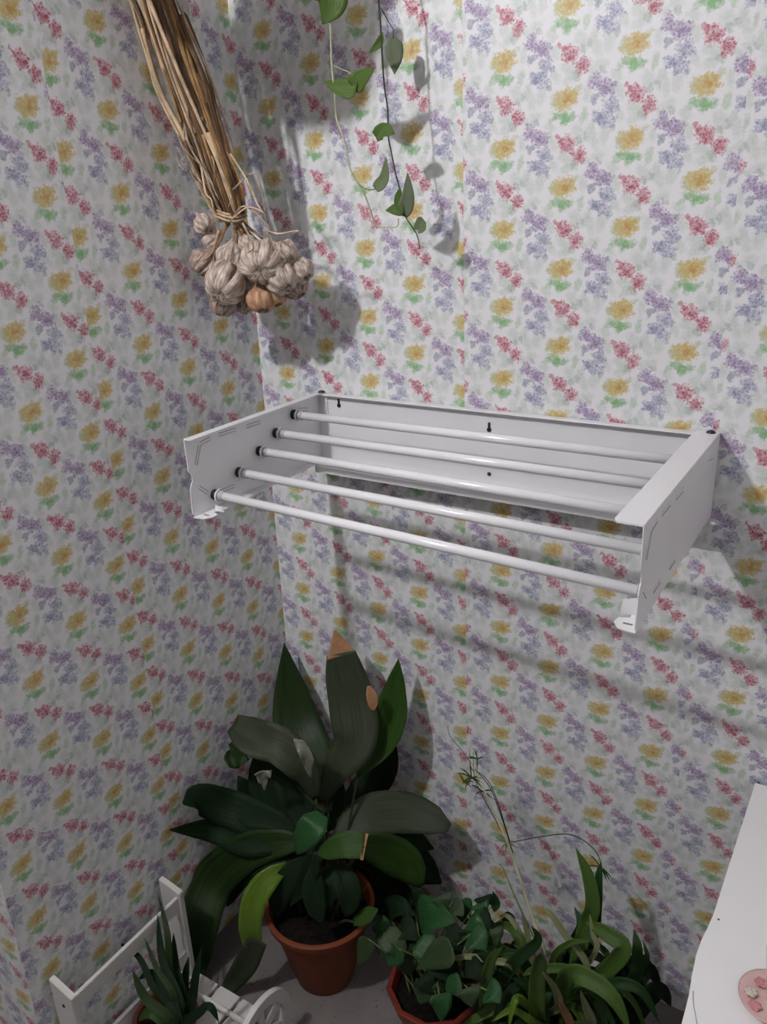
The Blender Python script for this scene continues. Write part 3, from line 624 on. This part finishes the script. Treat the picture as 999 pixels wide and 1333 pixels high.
for k, (pts, w, m_, y) in enumerate(hl):
    L_ = leaf(hp, [(a, b, y-.006*j) for j, (a, b) in enumerate(pts)], w, m_, 'heart', fold=.12, seed=50+k, facing=(.25, -.55, .8))
    p0 = at(*pts[0], y=y); r_ = random.Random(k); s0 = HC+Vector((r_.uniform(-.04, .04), r_.uniform(-.04, .04), .11))
    obj('leaf_stalk', tube(bmesh.new(), [s0, s0.lerp(p0, .5)+Vector((0, 0, .02)), p0], [.0018, .0014], 6, 5), stemg, L_, True)

# ------------------------------------------------------------------ spider plant
SCn = at(712, 1338, z=.13); SCn = Vector((SCn.x, SCn.y, 0))
sp = empty('potted_spider_plant', SCn, 'bushy spider plant with arching strap leaves and long flower stalks, right of the heart-leaf plant', 'potted plant')
pot(sp, SCn, .075, .105, .14, redd, .018, 40)
crown = SCn+Vector((0, 0, .13))
sl = [ # strap leaves, most by their seen course: (pts), width px, material, y at tip
 ([(700, 1290), (690, 1230), (678, 1180)], 9, spider_pale, -.24), ([(655, 1333), (650, 1290), (668, 1255), (700, 1225), (692, 1205)], 18, spider_dark, -.33), ([(640, 1333), (632, 1290), (640, 1250), (655, 1232)], 16, spider_leaf, -.36),
 ([(670, 1260), (640, 1250), (600, 1246), (552, 1268)], 9, spider_pale, -.34), ([(650, 1228), (630, 1215), (608, 1192)], 8, spider_pale, -.24), ([(690, 1240), (672, 1205), (660, 1192), (650, 1194)], 7, spider_pale, -.2),
 ([(700, 1320), (700, 1280), (704, 1250), (705, 1240)], 22, spider_leaf, -.38), ([(740, 1270), (770, 1275), (800, 1300), (822, 1345)], 24, spider_leaf, -.36), ([(745, 1265), (700, 1262), (680, 1270)], 12, spider_leaf, -.34),
 ([(765, 1262), (735, 1215), (718, 1190), (708, 1182)], 9, spider_pale, -.24), ([(775, 1240), (772, 1215), (768, 1190)], 7, spider_pale, -.2), ([(790, 1250), (772, 1225), (760, 1205)], 8, spider_dark, -.18),
 ([(760, 1215), (772, 1180), (766, 1140), (750, 1104)], 20, spider_leaf, -.14), ([(770, 1230), (778, 1180), (780, 1140), (783, 1122)], 12, spider_dark, -.13), ([(810, 1240), (790, 1215), (762, 1200)], 22, spider_leaf, -.2),
 ([(760, 1300), (800, 1280), (835, 1290), (860, 1333)], 16, spider_dark, -.26), ([(700, 1333), (668, 1315), (640, 1330)], 10, lime_leaf, -.42), ([(690, 1310), (672, 1300), (662, 1340)], 11, lime_leaf, -.42),
 ([(728, 1310), (722, 1285), (706, 1265)], 11, spider_pale, -.40), ([(742, 1333), (735, 1315), (728, 1300)], 12, brown_tip, -.42), ([(770, 1333), (764, 1312), (756, 1290)], 12, spider_pale, -.38),
 ([(720, 1250), (742, 1228), (770, 1225)], 9, spider_leaf, -.26), ([(820, 1280), (830, 1240), (826, 1210)], 16, spider_dark, -.14), ([(790, 1290), (820, 1275), (842, 1250), (838, 1225)], 10, spider_dark, -.15),
 ([(740, 1240), (756, 1205), (748, 1180)], 12, spider_dark, -.16), ([(800, 1320), (830, 1275), (846, 1262), (862, 1290)], 22, deep_leaf, -.08), ([(780, 1300), (815, 1262), (835, 1250), (852, 1262)], 20, deep_leaf, -.06), ([(810, 1333), (846, 1295), (862, 1290), (874, 1310)], 24, deep_leaf, -.09), ([(690, 1290), (660, 1262), (632, 1262), (612, 1290)], 12, spider_dark, -.33), ([(705, 1300), (690, 1262), (668, 1240), (640, 1246)], 12, spider_dark, -.31)]  # deep leaves by the wall are added to stand in for the cast shadow
for k, (pts, w, m_, y) in enumerate(sl):
    n_ = len(pts); P = [at(a, b, y=(SCn.y*.35+y*.65)+(y-(SCn.y*.35+y*.65))*j/(n_-1)) for j, (a, b) in enumerate(pts)]
    r_ = random.Random(k+3); P = [crown.lerp(P[0], .35)+Vector((r_.uniform(-.02, .02), r_.uniform(-.02, .02), 0))]+P
    leaf(sp, P, w, m_, 'strap', fold=.35, wave=.03, seed=80+k, facing=(.2, -.7, .6), label='pale cream-striped blade' if m_ is spider_pale else ('dried brown blade' if m_ is brown_tip else None))
rnd = random.Random(21)
for k in range(50):   # the dense tuft behind and below
    a = rnd.uniform(0, 6.28); reach = rnd.uniform(.06, .17); hgt = rnd.uniform(.03, .15); d = Vector((math.cos(a), math.sin(a)*.8, 0))
    b0 = crown+d*.02; P = [b0, b0+d*reach*.45+Vector((0, 0, hgt)), b0+d*reach*.9+Vector((0, 0, hgt*.75)), b0+d*reach*1.15+Vector((0, 0, hgt*.15))]
    P = [Vector((p.x, min(p.y, -.012), max(p.z, .02))) for p in P]
    leaf(sp, P, rnd.uniform(8, 15), rnd.choice([spider_dark, spider_dark, spider_leaf, deep_leaf]), 'strap', fold=.35, seed=140+k, facing=(.1, -.3, .9))
def spstem(pts, y0, y1, r, m_, nm='flower_stalk'):
    n_ = len(pts)
    return obj(nm, tube(bmesh.new(), [at(a, b, y=y0+(y1-y0)*j/(n_-1)) for j, (a, b) in enumerate(pts)], r, 6, 6), m_, sp, True)
s1 = spstem([(712, 1245), (692, 1190), (676, 1140), (660, 1095), (640, 1050), (622, 1010), (610, 985)], -.26, -.14, [.0036, .0030, .0018, .0012], stemm)
spstem([(668, 1110), (652, 1060), (638, 1025), (618, 1000), (600, 975), (586, 958), (583, 944)], -.16, -.12, [.0012, .0008, .0005], stemd)
spstem([(664, 1095), (645, 1035), (630, 1010), (614, 1000), (611, 975)], -.158, -.12, [.0010, .0005], stemd)
spstem([(655, 1085), (628, 1035), (618, 1010), (616, 980)], -.155, -.13, [.0010, .0005], stemd)
spstem([(668, 1096), (700, 1090), (740, 1086), (768, 1100), (782, 1122), (778, 1150), (770, 1175)], -.158, -.13, [.0010, .0010, .0009, .0006], stemd)
spstem([(702, 1235), (672, 1170), (655, 1130), (650, 1125)], -.25, -.16, [.0018, .0007], stemg)
for k, (cx_, cy_, y, sz, n_) in enumerate([(614, 1012, -.135, 20, 8), (604, 1018, -.135, 14, 5), (660, 1097, -.158, 16, 7), (622, 988, -.13, 14, 6), (782, 1128, -.13, 22, 6), (628, 1030, -.145, 16, 5)]):
    r_ = random.Random(k+70); c = at(cx_, cy_, y=y); s = depth(c)/FPX; bm = bmesh.new()
    me_parts = []
    for j in range(n_):
        a = r_.uniform(0, 6.28); d = Vector((math.cos(a), r_.uniform(-.5, .3), math.sin(a)*.7-(.6 if k == 4 else -.1))).normalized()
        L_ = leaf_mesh([c, c+d*sz*s*.55+Vector((0, 0, .003)), c+d*sz*s], [.0012, .0016, .0002], (0, -1, .3), .2, n=3, cross=2)
        tmp = bpy.data.meshes.new('tmp'); L_.to_mesh(tmp); L_.free(); bm.from_mesh(tmp); bpy.data.meshes.remove(tmp)
    finish_leaf(obj('plantlet', bm, spider_leaf if k != 2 else spider_pale, sp, True), .0008)

# ------------------------------------------------------------------ white wooden planter cart with a spiky plant
wood = mat('white_painted_wood', (.60, .585, .56), .5, var=.04, vscale=18, bump=.08, bscale=70)
wc = empty('wooden_planter_cart', (.16, -.62, 0), 'small white painted wooden planter cart with a wheel, against the left wall', 'planter cart')
def board(nm, corners, th, thdir, parent, m_=wood, lab=None):
    bm = bmesh.new(); d = Vector(thdir)*th; A = [bm.verts.new(Vector(c)) for c in corners]; B = [bm.verts.new(Vector(c)+d) for c in corners]; n = len(A)
    bm.faces.new(A[::-1]); bm.faces.new(B)
    for i in range(n): bm.faces.new((A[i], A[(i+1) % n], B[(i+1) % n], B[i]))
    bmesh.ops.recalc_face_normals(bm, faces=bm.faces)
    bmesh.ops.bevel(bm, geom=list(bm.edges), offset=.0012, segments=2, affect='EDGES')
    return obj(nm, bm, m_, parent, False, lab)
xa, xb = .016, .075
up_b = board('upright', [(xa, -.500, .05), (xb, -.500, .05), (xb, -.500, .30), (xa, -.500, .312)], .012, (0, 1, 0), wc)
up_f = board('upright', [(xa, -.775, .05), (xb, -.775, .05), (xb, -.775, .295), (xa, -.775, .312)], .012, (0, 1, 0), wc)
board('top_rail', [(.062, -.763, .252), (.062, -.500, .252), (.062, -.500, .288), (.062, -.763, .288)], .008, (1, 0, 0), wc)
board('lower_rail', [(.062, -.763, .10), (.062, -.500, .10), (.062, -.500, .14), (.062, -.763, .14)], .008, (1, 0, 0), wc)
for k in range(4):
    board('floor_slat', [(.02+.062*k, -.79, .055), (.074+.062*k, -.79, .055), (.074+.062*k, -.485, .055), (.02+.062*k, -.485, .055)], .010, (0, 0, 1), wc)
for y in (-.785, -.50): board('cross_bar', [(.018, y, .04), (.262, y, .04), (.262, y, .054), (.018, y, .054)], .014, (0, 1, 0), wc)
board('side_rail', [(.262, -.79, .05), (.262, -.60, .05), (.262, -.60, .078), (.262, -.79, .078)], .008, (1, 0, 0), wc)
obj('screw', lathe(bmesh.new(), [(0, .002), (.003, .0015), (.004, 0), (0, 0)], (.046, -.7752, .262), 12, (0, -1, 0)), steel, up_f, True, 'small screw head')
def wheel(cx, cy, cz, R, parent):
    bm = bmesh.new(); seg = 40
    rings = [[bm.verts.new((x, cy+r*math.cos(2*PI*j/seg), cz+r*math.sin(2*PI*j/seg))) for j in range(seg)] for x, r in ((cx, R), (cx+.012, R), (cx+.012, R-.024), (cx, R-.024))]
    for k in range(4):
        a, b = rings[k], rings[(k+1) % 4]
        for j in range(seg): bm.faces.new((a[j], a[(j+1) % seg], b[(j+1) % seg], b[j]))
    w = obj('wheel', bm, wood, parent)
    for k in range(6):
        a = k*PI/3+.5; bm = bmesh.new(); d = Vector((0, math.cos(a), math.sin(a))); n_ = Vector((0, -d.z, d.y)); c = Vector((cx+.002, cy, cz))
        A = [c+d*.012+n_*.006, c+d*.012-n_*.006, c+d*(R-.02)-n_*.006, c+d*(R-.02)+n_*.006]
        vs = [bm.verts.new(p) for p in A]+[bm.verts.new(p+Vector((.008, 0, 0))) for p in A]
        for f in ((3, 2, 1, 0), (4, 5, 6, 7), (0, 1, 5, 4), (1, 2, 6, 5), (2, 3, 7, 6), (3, 0, 4, 7)): bm.faces.new([vs[i] for i in f])
        obj('spoke', bm, wood, w)
    obj('hub', lathe(bmesh.new(), [(0, 0), (.018, 0), (.018, .014), (0, .016)], (cx-.001, cy, cz), 20, (1, 0, 0)), wood, w, True)
    return w
WX = .300; wt = at(334, 1303, x=WX)
wheel(WX, wt.y, .0875, .086, wc)
obj('axle', tube(bmesh.new(), [(.02, wt.y, .0875), (WX+.006, wt.y, .0875)], .006, 10, 2), wood, wc, True)
QC = Vector((.150, -.640, .066))
qp = empty('potted_spiky_plant', QC, 'narrow-leaved spiky plant in a dark red pot standing in the white cart', 'potted plant')
pot(qp, QC, .040, .058, .085, redd, .012, 32)
for k, (pts, w, m_) in enumerate([([(235, 1310, -.63), (212, 1250, -.60), (205, 1190, -.56)], 12, deep_leaf), ([(230, 1320, -.64), (200, 1285, -.64), (180, 1245, -.62), (146, 1222, -.60)], 9, deep_leaf),
                                  ([(240, 1320, -.62), (222, 1270, -.60), (218, 1215, -.57), (206, 1165, -.53)], 10, dark_leaf), ([(225, 1330, -.66), (190, 1300, -.67), (172, 1262, -.66)], 14, dark_leaf), ([(245, 1320, -.62), (255, 1270, -.60), (262, 1235, -.58)], 12, deep_leaf),
                                  ([(220, 1333, -.66), (196, 1318, -.67), (178, 1330, -.67)], 16, mid_leaf), ([(232, 1333, -.65), (215, 1290, -.63), (196, 1268, -.62), (180, 1275, -.62)], 15, deep_leaf), ([(250, 1325, -.64), (272, 1310, -.63), (285, 1330, -.63)], 12, deep_leaf),
                                  ([(238, 1310, -.61), (228, 1260, -.58), (226, 1215, -.55)], 14, deep_leaf), ([(228, 1300, -.63), (205, 1262, -.62), (188, 1220, -.60)], 8, dark_leaf), ([(240, 1315, -.60), (240, 1280, -.57), (246, 1245, -.54)], 14, deep_leaf)]):
    P = [at(a, b, y=y) for a, b, y in pts]; P = [QC+Vector((0, 0, .062))]+P
    leaf(qp, P, w, m_, 'strap', fold=.3, seed=200+k)

# ------------------------------------------------------------------ hanging planter and trailing vine
hangm = mat('brown_plastic_hanging_pot', (.16, .085, .05), .5, var=.1)
VC = Vector((.165, -.42, 1.985))
hv = empty('hanging_vine_planter', VC, 'hanging pot with green heart-leaved vines trailing down the papered wall at the top', 'hanging plant')
pot(hv, VC, .085, .125, .13, hangm, .016, 36)
for k in range(3):
    a = k*2*PI/3+.4
    obj('hanger_cord', tube(bmesh.new(), [VC+Vector((.126*math.cos(a), .126*math.sin(a), .126)), Vector((VC.x, VC.y, H-.12)), Vector((VC.x, VC.y, H-.001))], .0015, 6, 4), stemm, hv, True)
def vine(pts, y, r, m_):
    return [at(a, b, y=y) for a, b in pts]
vtop = VC+Vector((.10, .03, .12))
A_ = [vtop, Vector((.30, -.25, 2.13)), at(424, -25, y=-.145)]+vine([(430, 28), (432, 84), (436, 122), (438, 153), (445, 173), (451, 191), (457, 222), (466, 238), (474, 251), (484, 278), (489, 293), (502, 296), (517, 295), (519, 284)], -.135, 0, 0)
obj('vine_stem', tube(bmesh.new(), A_, [.0020, .0018, .0014, .0010], 6, 5), stemm, hv, True, 'pale vine stem')
obj('vine_stem', tube(bmesh.new(), [at(a, b, y=-.135) for a, b in ((457, 222), (468, 240), (480, 247), (489, 246))], .0009, 6, 4), stemg, hv, True)
obj('vine_stem', tube(bmesh.new(), [at(a, b, y=-.135) for a, b in ((432, 84), (444, 90), (455, 95), (460, 110), (463, 114))], .0009, 6, 4), stemm, hv, True)
B_ = [vtop+Vector((.01, .02, 0)), Vector((.33, -.22, 2.13)), at(488, -25, y=-.115)]+vine([(493, 0), (496, 38), (498, 77), (501, 115), (505, 143), (506, 179), (510, 199), (515, 225), (519, 240), (526, 276), (535, 293), (543, 306), (547, 324)], -.11, 0, 0)
obj('vine_stem', tube(bmesh.new(), B_, [.0018, .0014, .0010, .0008], 6, 5), stemd, hv, True, 'dark thin vine stem')
obj('vine_stem', tube(bmesh.new(), [at(a, b, y=-.10) for a, b in ((496, 10), (506, 28), (512, 38), (512, 50))], .0009, 6, 4), stemd, hv, True)
for k, (pts, w, m_, pr, fo, y) in enumerate([([(428, -18), (432, 5), (420, 32)], 46, vine_leaf, 'heart', .1, -.14), ([(498, 42), (494, 56), (481, 69)], 10, vine_leaf, 'lance', .4, -.11), ([(512, 48), (514, 72), (514, 97)], 24, vine_grey, 'oval', .05, -.06),
                                             ([(460, 114), (470, 102), (489, 87)], 26, vine_leaf, 'heart', .15, -.135), ([(464, 117), (446, 114), (422, 107)], 27, vine_leaf, 'heart', .15, -.137), ([(489, 178), (500, 170), (514, 174)], 19, vine_leaf, 'strap', .25, -.12),
                                             ([(489, 246), (500, 232), (503, 204)], 16, vine_pale, 'heart', .2, -.135), ([(524, 281), (531, 258), (531, 224)], 21, vine_grey, 'heart', .12, -.115), ([(525, 270), (517, 272), (502, 274)], 20, vine_leaf, 'heart', .15, -.118),
                                             ([(524, 280), (519, 262), (521, 244)], 12, vine_leaf, 'lance', .15, -.12), ([(552, 286), (546, 292), (538, 299)], 15, vine_grey, 'heart', .1, -.11), ([(545, 304), (550, 296), (551, 286)], 10, vine_pale, 'lance', .1, -.112)]):
    leaf(hv, [(a, b, y) for a, b in pts], w, m_, pr, fold=fo, seed=300+k, label='grey-green underside of a vine leaf' if m_ is vine_grey else None)
rnd = random.Random(8)
for k in range(14):
    a = rnd.uniform(0, 6.28); d = Vector((math.cos(a), math.sin(a), 0)); b0 = VC+Vector((0, 0, .12)); r_ = rnd.uniform(.10, .17); 
    P = [b0+d*.05, b0+d*r_*.8+Vector((0, 0, .07)), b0+d*r_*1.1+Vector((0, 0, .03))]
    leaf(hv, P, 48, vine_leaf, 'heart', fold=.15, seed=330+k, facing=(0, 0, 1))

# ------------------------------------------------------------------ white table at the right, with saucer and glass
tabm = mat('white_laminate', (.90, .895, .89), .45, var=.015, vscale=6)
TZ = .630
tb = empty('white_side_table', (1.37, -.45, 0), 'white topped side table against the papered wall at the right edge', 'table')
out = [(1.0775, -.006), (1.0745, -.20), (1.0725, -.345), (1.0700, -.375), (1.0670, -.400), (1.0660, -.43), (1.0680, -.465), (1.0715, -.50), (1.0730, -.56), (1.075, -.95), (1.66, -.95), (1.66, -.006)]
bm = bmesh.new(); prism(bm, out, 'z', TZ-.018, TZ, .0015); tp = obj('table_top', bm, tabm, tb)
for x, y in ((1.10, -.04), (1.10, -.91), (1.63, -.04), (1.63, -.91)):
    bm = bmesh.new(); box(bm, x-.018, x+.018, y-.018, y+.018, 0, TZ-.018, .002); obj('leg', bm, tabm, tb)
for (a, b), r in (((988, 1019), .0022), ((936, 1197), .0016)):
    obj('nail_mark', lathe(bmesh.new(), [(0, .0008), (r, .0005), (r, 0), (0, 0)], at(a, b, z=TZ), 10), steel, tp, True, 'tiny dark nail mark')
bm = bmesh.new(); tube(bm, [at(a, b, z=TZ) for a, b in ((903, 1290), (903, 1305), (906, 1322), (910, 1345))], .0008, 6, 4); obj('seam_line', bm, greym, tp, True, 'fine grey seam line on the white top')
pinkc = mat('pink_glazed_ceramic', (.62, .38, .36), .25, col2=(.72, .52, .49), vscale=30); creamc = mat('cream_petal_glaze', (.70, .62, .52), .3, var=.08); rosec = mat('rose_petal_glaze', (.60, .25, .26), .3, var=.08)
SCx = at(1008, 1302, z=TZ+.006)
sa = empty('pink_saucer', (SCx.x, SCx.y, TZ), 'pink saucer with small flowers on the white table, at the right edge', 'saucer')
obj('dish', lathe(bmesh.new(), [(0, 0), (.024, 0), (.028, .003), (.042, .008), (.044, .010), (.041, .0105), (.026, .006), (0, .005)], (SCx.x, SCx.y, TZ), 40), pinkc, sa, True)
for k, (a, b, m_) in enumerate(((978, 1291, creamc), (983, 1309, rosec), (992, 1279, rosec))):
    c = at(a, b, z=TZ+.0095); bm = bmesh.new()
    for j in range(6):
        an = j*PI/3; lathe(bm, [(0, .0016), (.0028, .0012), (.0038, 0), (0, 0)], c+Vector((.0052*math.cos(an), .0052*math.sin(an), 0)), 10)
    lathe(bm, [(0, .0022), (.003, .0014), (.0034, 0), (0, 0)], c, 10)
    obj('flower', bm, m_, sa, True, 'small cream flower on the pink glaze' if m_ is creamc else 'small rose flower on the pink glaze')
glassm = mat('clear_glass', (.97, .97, .97), .05, trans=1.0); glassm.node_tree.nodes['Principled BSDF'].inputs['IOR'].default_value = 1.3; gb_ = glassm.node_tree.nodes['Principled BSDF']; gb_.inputs['Transmission Weight'].default_value = 0; gb_.inputs['Alpha'].default_value = .14
tag(obj('drinking_glass', lathe(bmesh.new(), [(0, .001), (.019, .001), (.022, .008), (.030, .085), (.0288, .085), (.0205, .010), (0, .006)], (SCx.x+.010, SCx.y, TZ+.005), 40), glassm, None, True), 'clear drinking glass standing on the pink saucer at the right edge', 'glass')
bpy.context.view_layer.update()
